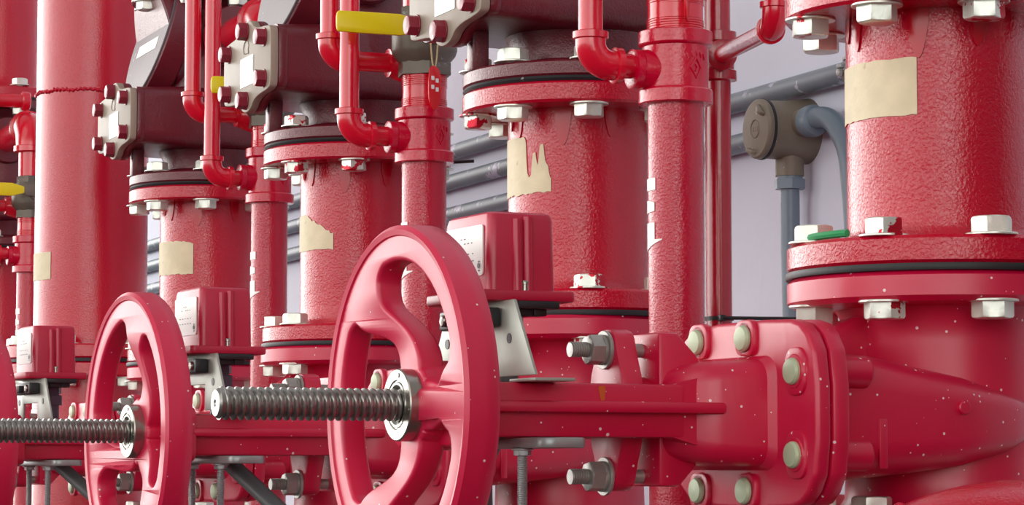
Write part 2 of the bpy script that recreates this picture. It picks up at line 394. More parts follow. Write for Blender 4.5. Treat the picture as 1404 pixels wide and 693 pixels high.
# ---------------------------------------------------------------- gate valves
def arc_fill_mesh(outer, holes, ext, bev):
    cu = bpy.data.curves.new('tmp', 'CURVE'); cu.dimensions = '2D'; cu.fill_mode = 'BOTH'
    cu.extrude = ext; cu.bevel_depth = bev; cu.bevel_resolution = 2; cu.offset = -bev
    for pts in [outer] + holes:
        sp = cu.splines.new('POLY'); sp.points.add(len(pts) - 1); sp.use_cyclic_u = True
        for q, (a, b_) in zip(sp.points, pts): q.co = (a, b_, 0, 1)
    o = bpy.data.objects.new('tmp', cu); COL.objects.link(o)
    me = bpy.data.meshes.new_from_object(o.evaluated_get(bpy.context.evaluated_depsgraph_get()))
    bpy.data.objects.remove(o); bpy.data.curves.remove(cu); return me
RO, RI = .1455, .1185
def wheel_mesh(rot):
    """rim, three wavy spokes and hub; local plane a = to the viewer's right (-y), b = up"""
    rim = [(RO * math.cos(2 * PI * i / 128), RO * math.sin(2 * PI * i / 128)) for i in range(128)]
    sp = [(2 + rot, -2 + rot), (126 + rot, 92 + rot), (-118 + rot, -90 + rot)]     # (angle at rim, angle at hub)
    rs = [.034, .045, .06, .075, .09, .102, .112]
    def centre(s, r):
        f = min(1, max(0, (r - .034) / .062)); f = f * f * (3 - 2 * f)
        return s[1] + (s[0] - s[1]) * f
    def width(r): return .021 if r < .05 else .0165 if r < .085 else .0165 + (r - .085) * .5
    def edge(s, sign): return [(r, centre(s, r) + sign * math.degrees(width(r) / r)) for r in rs]
    holes = []
    order = sorted(sp, key=lambda s: s[0] % 360)
    for s1, s2 in zip(order, order[1:] + order[:1]):
        A = edge(s1, 1); B = edge(s2, -1)
        s = A[-1][1]; e = B[-1][1]
        while e < s: e += 360
        B = [(r, a + (e - B[-1][1])) for r, a in B]
        pts = A + [(RI, s + 6 + (e - s - 12) * i / 16) for i in range(17)] + list(reversed(B))
        h0 = A[0][1]; h1 = B[0][1]
        if h1 > h0 + 4: pts += [(.036, h1 + (h0 - h1) * i / 6) for i in range(1, 6)]
        pts = [(r * math.cos(R(a)), r * math.sin(R(a))) for r, a in pts]
        holes.append(chaikin(pts, 2))
    return arc_fill_mesh(rim, holes, .008, .0035)
def gate_valve(y, zs, rot, zg, label, wheel_rot=0, ro=.139, wheel=True, dx=0, dxw=0, wsc=1.0):
    """origin on the riser axis at stem height; the stem runs along -x"""
    t = thing('gate_valve', label, 'valve', (dx, y, zs), R(rot), 'gate valves in the row')
    g = zg - zs
    zc = -.006                                                       # centre of the bonnet joint
    def bodyf(b):
        r = .084
        lathe(b, [(r - .002, g - .003), (ro - .004, g - .003), (ro, g - .007), (ro, g - .0245), (ro - .006, g - .029), (r + .012, g - .031), (r + .005, g - .042), (r + .004, .06), (r + .006, .0), (r + .004, -.06), (r + .005, -g + .042),
                  (r + .012, -g + .031), (ro - .006, -g + .029), (ro, -g + .0245), (ro, -g + .007), (ro - .004, -g + .003), (r - .002, -g + .003)], V(0, 0, 0), Z, 96)
        secs = []
        for x_, hy, zt, zb in ((-.192, .118, .050, -.064), (-.163, .118, .046, -.062), (-.14, .119, .044, -.060), (-.10, .119, .036, -.056), (-.05, .117, .027, -.050), (0, .108, .013, -.037), (.02, .098, .008, -.030), (.05, .07, -.001, -.022), (.075, .03, -.006, -.016)):
            zm, hz = (zt + zb) / 2, (zt - zb) / 2
            secs.append([V(x_, a, zm + c) for a, c in rrect(hy, hz, min(hz * .6, hy * .5), 6)])
        loft(b, secs)
        prism(b, chaikin(PLATE, 1), V(-.2085, 0, zc), Y, Z, V(.0165, 0, 0), .003)
        for yy, zz in BB: cyl(b, V(-.193, yy, zc + zz), V(-.156, yy, zc + zz), .0135, ch=.003)
        cyl(b, V(-.06, -.1165, .0), V(-.06, -.1215, .0), .006, ch=.001)
        box(b, (-.146, -.1198, -.052), (-.138, -.117, -.010), .0008)
        # stiffening web under the top flange, on the neck
        prism(b, [(-.192, .03), (-.08, .03), (-.08, g - .035), (-.10, g - .04)], V(0, .012, 0), X, Z, V(0, -.024, 0), .002)
    PLATE = [(-.147, -.045), (-.147, .045), (-.128, .073), (-.1, .08), (.055, .08), (.08, .066), (.115, .035), (.115, -.035), (.08, -.066), (.055, -.08), (-.1, -.08), (-.128, -.073)]
    BB = [(-.117, .0345), (-.117, -.0345), (-.037, .065), (.044, .065), (-.037, -.065), (.044, -.065)]
    part('body', 'valve', t, bodyf)
    def bonnetf(b):
        prism(b, chaikin(PLATE, 1), V(-.2245, 0, zc), Y, Z, V(.0150, 0, 0), .004, 3)
        for yy, zz in BB: cyl(b, V(-.2225, yy, zc + zz), V(-.2285, yy, zc + zz), .0165, .0145, ch=.001)
        for yy, zz in BB:
            if abs(zz) > .05: prism(b, rrect(.0162, .0155, .010), V(-.2285, yy, zc + zz + (.0005 if zz > 0 else -.0005)), Y, Z, V(.008, 0, 0), .002)
            else: prism(b, rrect(.0155, .020, .012), V(-.2275, yy, zc + zz), Y, Z, V(.006, 0, 0), .002)
        secs = []
        for x_, hy, hz in ((-.222, .088, .05), (-.23, .0785, .045), (-.27, .074, .0435), (-.285, .068, .041), (-.297, .052, .036), (-.305, .036, .032)):
            secs.append([V(x_, a, zc + .001 + c) for a, c in rrect(hy, hz, .018, 6)])
        loft(b, secs)
        prism(b, [(-.308, .063), (-.29, .063), (-.272, .045), (-.262, .03), (-.262, -.035), (-.272, -.05), (-.288, -.067), (-.308, -.067)], V(0, .03, 0), X, Z, V(0, -.062, 0), .003)
    part('bonnet', 'valve', t, bonnetf)
    for yy, zz in BB:
        part('bonnet_bolt', 'cap', t, lambda b: lathe(b, [(.0112, 0), (.0112, .003), (.0098, .0052), (.005, .0062), (0, .0063)], V(-.2275, yy, zc + zz), -X, 28), label='pale green round bolt end')
    def yokef(b):
        for s in (1, -1):
            y0, y1 = sorted((s * .042, s * .064)); box(b, (-.505 + dxw, y0, -.0265), (-.301, y1, .0180), .003)
            y0, y1 = sorted((s * .042, s * .078)); box(b, (-.505 + dxw, y0, -.0065), (-.268, y1, .0030), .003)
            prism(b, [(-.32, -.0235), (-.245, -.045), (-.245, .035), (-.32, .0150)], V(0, s * .0625, 0), X, Z, V(0, -s * .020, 0), .0)
        prism(b, rrect(.078, .03, .012), V(-.505 + dxw, 0, -.004), Y, Z, V(.026, 0, 0), .004)
        cyl(b, V(-.516 + dxw, 0, 0), V(-.47 + dxw, 0, 0), .030, seg=48, ch=.003)
    yk = part('yoke', 'valve', t, yokef)
    if y == 0:
        part('rust_stain', 'rust', yk, lambda b: prism(b, chaikin([(-.004, .016), (.004, .016), (.0028, .010), (.0032, .004), (-.0012, .0035), (-.002, .010)], 2), V(-.379, -.0637, 0), X, Z, V(0, -.0006, 0)), label='orange rust streak')
    def glandf(b):
        o = chaikin([(-.014, .066), (.014, .066), (.020, .045), (.032, .02), (.032, -.025), (.020, -.05), (.014, -.071), (-.014, -.071), (-.020, -.05), (-.032, -.025), (-.032, .02), (-.020, .045)], 2)
        prism(b, o, V(-.342, 0, 0), Y, Z, V(.020, 0, 0), .002)
        cyl(b, V(-.325, 0, 0), V(-.30, 0, 0), .026)
    part('gland_follower', 'valve', t, glandf)
    for zz in (.0485, -.0585):
        def gb(b):
            threads(b, V(-.376, 0, zz), V(-.352, 0, zz), .0066, .0056, .0022, 18, 6)
            hexa(b, V(-.3475, 0, zz), -X, .023, .0125, .2)
            washer(b, V(-.342, 0, zz), -X, .0165, .003); washer(b, V(-.345, 0, zz), -X, .013, .003)
            cyl(b, V(-.352, 0, zz), V(-.30, 0, zz), .006)
        part('gland_bolt', 'dull_bolt', t, gb)
    def stemf(b):
        threads(b, V(-.687, 0, 0), V(-.522, 0, 0), .0134, .0106, .0064)
        lathe(b, [(.0122, 0), (.0122, .004), (.0105, .006), (.003, .0062), (.002, .0052), (0, .005)], V(-.684, 0, 0), -X, 28)
        cyl(b, V(-.53, 0, 0), V(-.30, 0, 0), .0112, seg=24)
    if wheel:
        part('stem', 'thread', t, stemf, label='grey threaded steel stem').location.x = dxw
        bm = bmesh.new(); me = wheel_mesh(wheel_rot); tb = bmesh.new(); tb.from_mesh(me); bpy.data.meshes.remove(me)
        # curve plane (a,b,n) -> (x,y,z): a -> -y, b -> z, n -> -x
        def dish(r):                                                 # spokes run back from the rim face to the hub
            f = min(1, max(0, (r - .045) / .06)); return -.511 - .0135 * f * f * (3 - 2 * f)
        for v_ in tb.verts: v_.co = V(dish(math.hypot(v_.co.x, v_.co.y)) - v_.co.z, -v_.co.x * wsc, v_.co.y * wsc)
        bmesh.ops.remove_doubles(tb, verts=tb.verts, dist=1e-5); merge(bm, tb)
        # raised rim edge, deeper rim and hub
        lathe(bm, [(r_ * wsc, t_) for r_, t_ in [(RO - .010, -.003), (RO - .0065, .003), (RO - .002, .0042), (RO + .0015, .001), (RO + .002, -.012), (RO + .002, -.022), (RO - .001, -.026), (RO - .010, -.026), (RO - .017, -.023), (RO - .021, -.016)]], V(-.5345, 0, 0), -X, 128, caps=False)
        lathe(bm, [(.022, 0), (.0345, 0), (.0355, .002), (.037, .03), (.036, .052), (.03, .054)], V(-.521, 0, 0), X, 64)
        w = obj('handwheel', bm, 'wheel', t, ang=40); w.location.x = dxw
        def nutf(b):
            lathe(b, [(.0135, -.002), (.0165, .0), (.0185, .0), (.0190, -.0012), (.0200, -.0012), (.0205, 0), (.0287, 0), (.0297, -.001), (.0297, -.0125)], V(-.5345, 0, 0), -X, 64, caps=False)
            for a in (100, 10, 190): cyl(b, V(-.534, .0245 * math.cos(R(a)), .0245 * math.sin(R(a))), V(-.5352, .0245 * math.cos(R(a)), .0245 * math.sin(R(a))), .0018, seg=12)
        part('stem_nut', 'steel', w, nutf, label='bright machined steel collar')
    return t
gate_valve(0, .0500, 3.5, .171, 'nearest red gate valve with the large handwheel and long grey stem', 0)
gate_valve(PITCH, .0385, 3.5, .1756, 'red gate valve with the smaller whole handwheel at left, second in the row', -49, dx=-.012, dxw=-.010, wsc=1.04)
gate_valve(2 * PITCH, .036, 3.5, .1765, 'red gate valve whose handwheel is cut off by the left edge', 20, dx=-.002, dxw=-.036, wsc=1.04)
gate_valve(3 * PITCH, .036, 4, .178, 'farthest red gate valve, half hidden behind the leftmost switch box', 0)

# ---------------------------------------------------------------- tamper switches
def tamper(y, zs, rot, label, hose, dx=0):
    t = thing('tamper_switch', label, 'switch', (dx, y, zs), R(rot), 'valve tamper switches')
    x0, x1, y0, y1 = -.465, -.403, -.030, .064
    z0, z1 = .0935, .160
    def coverf(b):
        secs = []
        cx_, cy_ = (x0 + x1) / 2, (y0 + y1) / 2; hx, hy = (x1 - x0) / 2, (y1 - y0) / 2
        for z_, k in ((z0, 1.0), (z0 + .03, .985), (z1 - .006, .965), (z1 - .0018, .93), (z1, .86)):
            secs.append([V(cx_ + a, cy_ + c, z_) for a, c in rrect(hx * k, hy * k, .007, 5)])
        loft(b, secs)
        # rounded recess ribs where the cover screw sits
        cyl(b, V(-.4395, y0 - .0002, z0), V(-.4395, y0 + .0018, z1 - .006), .0045, .004, seg=20)
        cyl(b, V(-.4295, y0 + .001, z0), V(-.4295, y0 + .002, z1 - .004), .0050, .0045, seg=20)
        prism(b, rrect(.0445, .056, .006), V(-.4335, .017, z0 - .008), X, Y, V(0, 0, .009), .002)
    part('cover', 'box', t, coverf)
    def screwf(b):
        lathe(b, [(.0034, 0), (.0036, .002), (.003, .0034), (0, .0036)], V(-.433, y0 - .001, z0 + .006), Z, 16)
        cyl(b, V(-.433, y0 - .001, z0), V(-.433, y0 - .001, z0 + .006), .003, seg=16)
    part('cover_screw', 'steel', t, screwf, label='small steel cover screw')
    def labf(b): prism(b, rrect(.037, .021, .003), V(x0 - .0008, .0185, z0 + .035), Y, Z, V(.0012, 0, 0))
    lab = part('label_plate', 'label', t, labf, label='white printed label')
    def printf(b):
        rnd = random.Random(3)
        for row, zz in enumerate((.046, .042, .033, .027)):
            for j in range(5):
                if rnd.random() < .3: continue
                a = -.006 + j * .007 if row < 2 else -.012 + j * .009; w_ = rnd.uniform(.0009, .0020)
                prism(b, rrect(w_, .00045, .0003, 2), V(x0 - .0011, .0185 - a + .006, z0 + zz), Y, Z, V(.0004, 0, 0))
        lathe(b, [(.0016, 0), (.0024, 0), (.0024, .0004), (.0016, .0004)], V(x0 - .0011, -.012, z0 + .022), -X, 16)
        for dz in (-.004, .0035): prism(b, rrect(.0016, .0006, .0003, 2), V(x0 - .0011, -.012, z0 + .022 + dz), Y, Z, V(.0004, 0, 0))
    part('printing', 'print', lab, printf)
    def brf(b):
        # wide leg plate standing on the two yoke arms, with its window and bent feet
        o = [(-.098, .0230), (-.058, .0856), (.074, .0856), (.112, .0230), (.05, .0230), (.05, .052), (-.022, .052), (-.022, .0230)]
        prism(b, o, V(-.456, 0, 0), Y, Z, V(.0028, 0, 0), .0008)
        box(b, (-.456, -.098, .0182), (-.420, -.05, .0208), .0006); box(b, (-.456, .05, .0182), (-.420, .112, .0208), .0006)
    part('bracket', 'plate', t, brf, label='pale galvanised bracket plate')
    for yy in (-.05, .074): part('bracket_hole', 'black', t, lambda b: cyl(b, V(-.4566, yy, .054), V(-.4555, yy, .054), .0042, seg=18))
    def clampf(b):
        box(b, (-.472, -.036, .064), (-.457, .056, .0800), .002)
        box(b, (-.478, -.004, .066), (-.47, .024, .076), .001)
        box(b, (-.453, -.040, .0795), (-.405, .064, .0858), .001)  # black slab put in as the shadow under the switch base
        box(b, (-.44, -.028, .074), (-.42, -.005, .0855), .001)
        box(b, (-.424, -.03, .074), (-.412, -.014, .086), .001)
    part('clamp_block_and_shade', 'black', t, clampf)
    for yy in (-.026, .044):
        part('clamp_screw', 'steel', t, lambda b: lathe(b, [(.005, 0), (.005, .002), (.004, .003), (0, .0032)], V(-.472, yy, .072), -X, 16))
    part('conduit_hub', 'purple_grey', t, lambda b: (hexa(b, V(-.425, .02, .05), Z, .03, .014, .2, .002), cyl(b, V(-.425, .02, .03), V(-.425, .02, .086), .0115), hexa(b, V(-.425, .02, .066), Z, .026, .01, 0, .001)))
    hp = [V(-.425, .02, .035), V(-.425, .02, 0)] + [V(*p) for p in hose]
    part('conduit', 'flex', t, lambda b: tube(b, fillet(hp, .04), .0095, 20))
    def barf(b):
        prism(b, rrect(.021, .115, .012), V(-.4365, 0, -.0355), X, Y, V(0, 0, .0085), .002)
    part('clamp_bar', 'galv', t, barf)
    for yy in (-.066, .030):
        def jb(b):
            hexa(b, V(-.452, yy, -.0355), -Z, .0125, .006, .3); washer(b, V(-.452, yy, -.0355), -Z, .009, .0016)
            threads(b, V(-.452, yy, -.14), V(-.452, yy, -.036), .0042, .0036, .0018, 14, 5)
        part('clamp_bolt', 'galv', t, jb)
    return t
tamper(0, .0500, 3.5, 'nearest red tamper switch box on galvanised bracket, behind the large handwheel', [(-.44, .04, -.05), (-.435, .04, -.30), (-.30, .04, -.6)])
tamper(PITCH, .0385, 3.5, 'red tamper switch box between the two handwheels, on the second valve', [(-.425, .03, -.02), (-.38, -.10, -.10), (-.25, -.16, -.3)], -.018)
tamper(2 * PITCH, .036, 3.5, 'leftmost small red tamper switch box, in front of the widest pipe', [(-.425, .03, -.02), (-.37, -.10, -.10), (-.25, -.16, -.3)], -.030)

# ---------------------------------------------------------------- alarm check valves
def alarm(y, zu, label, x=0, cover_label=None):
    t = thing('alarm_check_valve', label, 'valve', (x, y, zu), 0, 'maroon alarm check valves')
    H = .352
    def bodyf(b):
        lathe(b, [(.08, .003), (.136, .003), (.1385, .0055), (.1385, .019), (.136, .0215), (.088, .0225), (.080, .032), (.080, .05), (.092, .075), (.108, .10), (.116, .14), (.116, .2), (.108, .24), (.09, .285), (.086, .31), (.094, H - .0235), (.136, H - .0225), (.1385, H - .02), (.1385, H - .005), (.136, H - .003), (.08, H - .003)], V(0, 0, 0), Z, 96)
        secs = []                                                     # side chamber reaching out to the cover
        for x_, hy, hz, dz in ((-.158, .120, .049, 0), (-.150, .120, .049, 0), (-.10, .119, .051, .001), (-.04, .117, .054, .002), (.06, .10, .05, 0)):
            secs.append([V(x_, a, .116 + dz + c) for a, c in rrect(hy, hz, .022, 6)])
        loft(b, secs)
        box(b, (-.140, -.010, .02), (-.118, .010, .085), .003)       # drain boss under the chamber
        cyl(b, V(-.10, 0, .255), V(-.04, 0, .268), .118, .112, seg=64, ch=.003)  # seat of the tilted grey cover
    part('body', 'maroon', t, bodyf)
    zc = .116
    PL = chaikin([(-.122, -.040), (-.122, .038), (-.112, .046), (-.04, .050), (-.018, .067), (.018, .067), (.04, .050), (.112, .046), (.122, .038), (.122, -.040), (.112, -.047), (.04, -.051), (.018, -.068), (-.018, -.068), (-.04, -.051), (-.112, -.047)], 2)
    part('flange_face', 'maroon', t, lambda b: prism(b, PL, V(-.160, 0, zc), Y, Z, V(.014, 0, 0), .003))
    pl = part('cover_plate', 'cover', t, lambda b: prism(b, PL, V(-.172, 0, zc), Y, Z, V(.012, 0, 0), .002), label='beige six bolt cover plate')
    for yy, zz in ((-.092, .030), (.092, .030), (-.092, -.030), (.092, -.030), (0, .051), (0, -.051)):
        part('cover_bolt', 'maroon_bolt', pl, lambda b: (washer(b, V(-.172, yy, zc + zz), -X, .0135, .002), hexa(b, V(-.174, yy, zc + zz), -X, .0225, .0125, .3 + zz * 20)))
    def npf(b): prism(b, rrect(.034, .0215, .001, 2), V(-.1728, -.004, zc - .008), Y, Z, V(.0012, 0, 0))
    part('name_plate', 'silver', pl, npf, label='small silver name plate')
    part('name_plate_text', 'label', pl, lambda b: prism(b, rrect(.0315, .011, .001, 2), V(-.1732, -.004, zc + .001), Y, Z, V(.0006, 0, 0)), label='white upper half of the name plate')
    # embossed outline mark above the name plate
    part('embossed_mark', 'cover', pl, lambda b: tube(b, [V(-.1722, a, zc + c) for a, c in ((.012, .020), (.016, .028), (.010, .036), (.002, .038), (-.008, .036), (-.012, .030), (-.009, .024), (-.012, .018), (.012, .020))], .0009, 8))
    # large tilted round grey clapper cover
    al = R(17); n = V(-math.cos(al), 0, math.sin(al)); c0 = V(-.092, 0, .262)
    part('cover_seat', 'maroon', t, lambda b: lathe(b, [(.100, -.030), (.119, -.030), (.122, -.027), (.122, .010), (.119, .0128), (0, .0128)], c0, n, 72))
    gp = part('clapper_cover', 'grey_cover', t, lambda b: lathe(b, [(.1195, .0122), (.1195, .0148), (.118, .016), (0, .016)], c0, n, 72), label='large slanted round grey cover')
    up = Z - n * n.z; up.normalize()
    part('sticker', 'label', gp, lambda b: prism(b, rrect(.068, .0115, .001, 2), c0 + n * .0158 - up * .018, Y, up, n * .0008), label='white sticker on the grey cover')
    if cover_label: pass
    for i in range(8):                                                 # joint with the pipe above
        a = math.atan2(-.928, -.3726) + R(-15 + 45 * i); p = V(.1205 * math.cos(a), .1205 * math.sin(a), 0)
        part('flange_bolt', 'zinc', t, bolt_through, p, H - .0225, H + .03, .0315, .0145, a)
    return t
alarm(PITCH, .446, 'maroon alarm check valve at top centre, only the lower edge of its beige plate showing')
alarm(2 * PITCH, .469, 'maroon alarm check valve with beige plate, above the pipe with ragged tape')
alarm(3 * PITCH, .488, 'maroon alarm check valve with full slanted grey cover, beside the widest main')
alarm(4.27, .514, 'maroon alarm check valve far left, mostly hidden by the widest main', -.02)
def stub(x, y, z, label, zt=2.6):
    t = thing('riser_pipe', label, 'pipe', (x, y, z), 0, 'vertical red riser pipes')
    def f(b):
        lathe(b, [(.084, .003), (.1385, .003), (.1385, .0245), (.136, .027), (.09, .028), (.085, .036), (.084, .06), (.084, zt - z)], V(0, 0, 0), Z, 96)
    part('pipe', 'pipe', t, f); part('gasket', 'rubber', t, lambda b: lathe(b, [(.08, -.003), (.136, -.003), (.136, .003), (.08, .003)], V(0, 0, 0), Z, 96))
    return t
for (x_, y_, zu_, lb_) in ((0, 3 * PITCH, .488, 'red pipe flange at the top edge above the full grey cover'),
                           (-.02, 4.27, .514, 'red pipe at the top left corner above a black gasket')):
    stub(x_, y_, zu_ + .352, lb_)
# wide main riser
def main_riser(x, y, r):
    t = thing('main_riser_pipe', 'widest smooth red main pipe at left with a weld seam and small beige tape', 'pipe', (x, y, 0))
    part('pipe', 'pipe_main', t, lambda b: lathe(b, [(r, .20 + i * .1) for i in range(25)], V(0, 0, 0), Z, 128))
    def weld(b):
        pts = []; n = 240
        rnd = random.Random(5)
        for i in range(n + 1):
            a = 2 * PI * i / n; pts.append(V((r + .0005) * math.cos(a), (r + .0005) * math.sin(a), .725 + .0015 * math.sin(i * 1.9) + .001 * math.sin(i * .31)))
        tube(b, pts, [.0030 + .0008 * math.sin(i * 2.6) + .0006 * rnd.uniform(-1, 1) for i in range(n + 1)], 8, False)
    part('weld_seam', 'pipe_main', t, weld)
    part('lower_flange', 'pipe_main', t, lambda b: flange(b, .205, .232, .1715, r - .002))
    part('gasket', 'rubber', t, lambda b: flange(b, .198, .205, .172, r, .001))
    part('lower_pipe', 'pipe_main', t, lambda b: (flange(b, .170, .198, .1715, r - .002), lathe(b, [(r, .185), (r, FLOOR)], V(0, 0, 0), Z, 96)))
    for i in range(8):
        a = math.atan2(-.928, -.3726) + R(-8 + 45 * i); p = V(.149 * math.cos(a), .149 * math.sin(a), 0)
        part('flange_bolt', 'zinc', t, bolt_through, p, .170, .232, .033, .0155, a)
    a0 = face_angle(x, y, -115); a1 = face_angle(x, y, -44); n1 = noise1(3)
    part('tape_strip', 'tape', t, lambda b: patch_on_tube(b, r + .0004, a0, a1, lambda f: .359 + n1(f) * .0008, lambda f: .412 + n1(f + .1) * .0008), label='small beige masking tape strip')
main_riser(-.078, 3.06, .1095)
# far riser behind the widest main
riser(6, -.02, 4.27, .084, .185, .514, 'red riser pipe at the far left edge, partly hidden by the widest main', None, 3)
# lower ends of every riser, standing on the floor
for (x_, y_, zt_, lb_) in ((0, 0, -.071, 'red pipe below the nearest gate valve, at the bottom edge'), (0, PITCH, -.099, 'red pipe below the second gate valve'),
                           (0, 2 * PITCH, -.104, 'red pipe below the third gate valve'), (0, 3 * PITCH, -.106, 'red pipe below the farthest gate valve'), (0, -PITCH, .165, 'red pipe under the riser outside the right edge'), (0, -2 * PITCH, .165, 'red pipe under the second riser outside the right edge'), (-.02, 4.27, .18, 'red pipe under the far left riser')):
    t = thing('lower_pipe', lb_, 'pipe', (x_, y_, FLOOR), 0, 'pipes rising from the floor')
    part('pipe', 'pipe', t, lambda b: lathe(b, [(.084, 0), (.084, zt_ - FLOOR - .02), (.084, zt_ - FLOOR)], V(0, 0, 0), Z, 64))
    part('flange', 'pipe', t, lambda b: flange(b, zt_ - FLOOR - FT, zt_ - FLOOR, .139, .083))
    for i in range(8):
        a = math.atan2(-.928, -.3726) + R(5 + 45 * i); p = V(.1205 * math.cos(a), .1205 * math.sin(a), 0)
        part('flange_bolt', 'zinc', t, bolt_through, p, zt_ - FLOOR - FT, zt_ - FLOOR + FT + .004, .0315, .0145, a)

# ---------------------------------------------------------------- drain lines with tees, ball valves and small trim
def collar(b, p, ax, r, w): lathe(b, [(r * .8, 0), (r, w * .15), (r, w * .85), (r * .8, w)], p, ax, 40)
def diamond(b, cx, r, z, a, s):
    """raised diamond and letters cast into a tee"""
    def P(u_, w_): return V((r + .0006) * math.cos(a + u_ / r), (r + .0006) * math.sin(a + u_ / r), z + w_)
    o = [P(0, s), P(s * .6, 0), P(0, -s), P(-s * .6, 0), P(0, s)]
    tube(b, o, .0011, 8)
    tube(b, [P(-s * .1, s * .35), P(s * .12, 0), P(-s * .1, -s * .35)], .001, 8)
def drain(x, y, zt, zb, zbot, label, elbow=None, alarm_y=None, r=.0302):
    """vertical drain pipe with a reducing tee between zb and zt and a threaded nipple above"""
    t = thing('drain_pipe', label, 'pipe', (x, y, 0), 0, 'vertical drain pipes beside the risers')
    part('pipe', 'drain', t, lambda b: lathe(b, [(r, zbot), (r, zb - .03), (r + .0002, zb + .01)], V(0, 0, 0), Z, 48))
    h = zt - zb; q = zb + .46 * h
    def teef(b):
        R0 = r + .0055; R1 = r + .0100
        lathe(b, [(r, zb), (R1 - .001, zb), (R1, zb + .001), (R1, zb + .014), (R1 - .001, zb + .0155), (R0, zb + .017), (R0, zt - .017), (R1 - .001, zt - .0155), (R1, zt - .014), (R1, zt - .001), (R1 - .001, zt), (r, zt)], V(0, 0, 0), Z, 64)
        lathe(b, [(.024, .02), (.0215, R0 + .002), (.0205, R0 + .007), (.0215, R0 + .0085), (.0215, R0 + .0165), (.019, R0 + .0175)], V(0, 0, q), -X, 40)
        diamond(b, x, R0, q, face_angle(x, y, 38), .011)
        A = face_angle(x, y, 38)
        for i in range(5):
            a = A + (i - 2) * .16
            tube(b, [V((R0 + .0004) * math.cos(a), (R0 + .0004) * math.sin(a), zt - .024 - .0015 * abs(i - 2)), V((R0 + .0004) * math.cos(a + .05), (R0 + .0004) * math.sin(a + .05), zt - .030 - .0015 * abs(i - 2))], .001, 8)
    part('tee', 'fitting', t, teef)
    def nip(b):
        lathe(b, [(r, zt - .01), (r, zt + .045)], V(0, 0, 0), Z, 48)
        threads(b, V(0, 0, zt - .002), V(0, 0, zt + .013), r + .0010, r - .0006, .0026, 48, 6)
        threads(b, V(0, 0, zt + .029), V(0, 0, zt + .044), r + .0010, r - .0006, .0026, 48, 6)
    part('nipple', 'trim', t, nip, label='threaded red nipple')
    def marks(b):
        A = face_angle(x, y, -76); da = .95
        patch_on_tube(b, r + .0003, A - da, A + da * .55, lambda f: zb - .094, lambda f: zb - .081, 12, .0005, 2)
        patch_on_tube(b, r + .0003, A - da, A + da * .5, lambda f: zb - .1195 + .003 * f * f, lambda f: zb - .1035 - .004 * f ** 3, 12, .0005, 2)
        patch_on_tube(b, r + .0003, A - da, A + da * .5, lambda f: zb - .147, lambda f: zb - .129, 12, .0005, 2)
        patch_on_tube(b, r + .0003, A - da, A + da * .85, lambda f: zb - .162 + .014 * max(0, f - .3) / .7, lambda f: zb - .147, 12, .0005, 2)
    part('white_marking', 'label', t, marks, label='white stencilled letters and down arrow')
    return t, q
def ball_valve(x, y, z0, label, handle=.145, hz=None):
    """bronze ball valve on the drain line; lever in front, pointing away from the wall"""
    t = thing('ball_valve', label, 'valve', (x, y, z0), 0, 'bronze ball valves with yellow levers')
    def bf(b):
        hexa(b, V(0, 0, 0), Z, .066, .018, .35, .002)
        lathe(b, [(.033, .016), (.042, .027), (.0445, .034), (.0445, .062), (.040, .072), (.033, .080)], V(0, 0, 0), Z, 48)
        hexa(b, V(0, 0, .078), Z, .06, .016, .1, .002)
        cyl(b, V(0, -.03, .05), V(0, -.054, .05), .013, seg=24); hexa(b, V(0, -.05, .05), -Y, .022, .006)
    part('body', 'bronze', t, bf)
    L = handle
    def lev(b): prism(b, chaikin([(-L, -.0125), (-L + .006, -.0145), (-.028, -.0145), (-.028, .0145), (-L + .006, .0145), (-L, .0125)], 1), V(0, -.0615, .058), X, Z, V(0, .006, 0), .0022)
    part('lever_grip', 'yellow', t, lev, label='yellow vinyl lever grip')
    part('lever_arm', 'bronze', t, lambda b: prism(b, chaikin([(-.032, -.013), (.012, -.013), (.018, 0), (.012, .013), (-.032, .013)], 1), V(0, -.060, .058), X, Z, V(0, .004, 0), .001))
    return t
def small_elbow(b, c, d1, d2, r):
    """90 degree screwed elbow centred on c with beaded ends along d1 and d2"""
    L = r * 2.05
    tube(b, fillet([c + d1 * L, c, c + d2 * L], r * 1.75, 12), r * 1.24, 28)
    for d in (d1, d2): lathe(b, [(r * 1.15, 0), (r * 1.46, .0015), (r * 1.46, r * .62), (r * 1.15, r * .62 + .0015)], c + d * (L - r * .1), d, 32)
def trim_a(x, y, z, xe, ztop, label, m='trim', r=.0133):
    """small pipe coming down from above, an elbow, then a short nipple into the tee at x"""
    t = thing('trim_pipe', label, 'pipe', (xe, y, z), 0, 'thin red trim pipes')
    part('pipe', m, t, lambda b: cyl(b, V(0, 0, r * 1.9), V(0, 0, ztop - z), r, seg=32))
    part('elbow', m, t, lambda b: small_elbow(b, V(0, 0, 0), Z, X, r))
    part('nipple', m, t, lambda b: cyl(b, V(r * 1.9, 0, 0), V(x - xe - .036, 0, 0), r))
    return t
def trim_b(x, y, z, xe, ztop, label, m='trim', r=.0133):
    t = thing('trim_pipe', label, 'pipe', (xe, y, z), 0, 'thin red trim pipes')
    part('pipe', m, t, lambda b: cyl(b, V(0, 0, r * 1.9), V(0, 0, ztop - z), r, seg=32))
    part('elbow', m, t, lambda b: small_elbow(b, V(0, 0, 0), Z, X, r))
    part('nipple', m, t, lambda b: cyl(b, V(r * 1.9, 0, 0), V(x - xe - .03, 0, 0), r))
    part('union', m, t, lambda b: lathe(b, [(.013, 0), (.0195, .001), (.0195, .006), (.022, .010), (.028, .03), (.029, .05), (.02, .055)], V(x - xe - .035, 0, 0), X, 32))
    return t
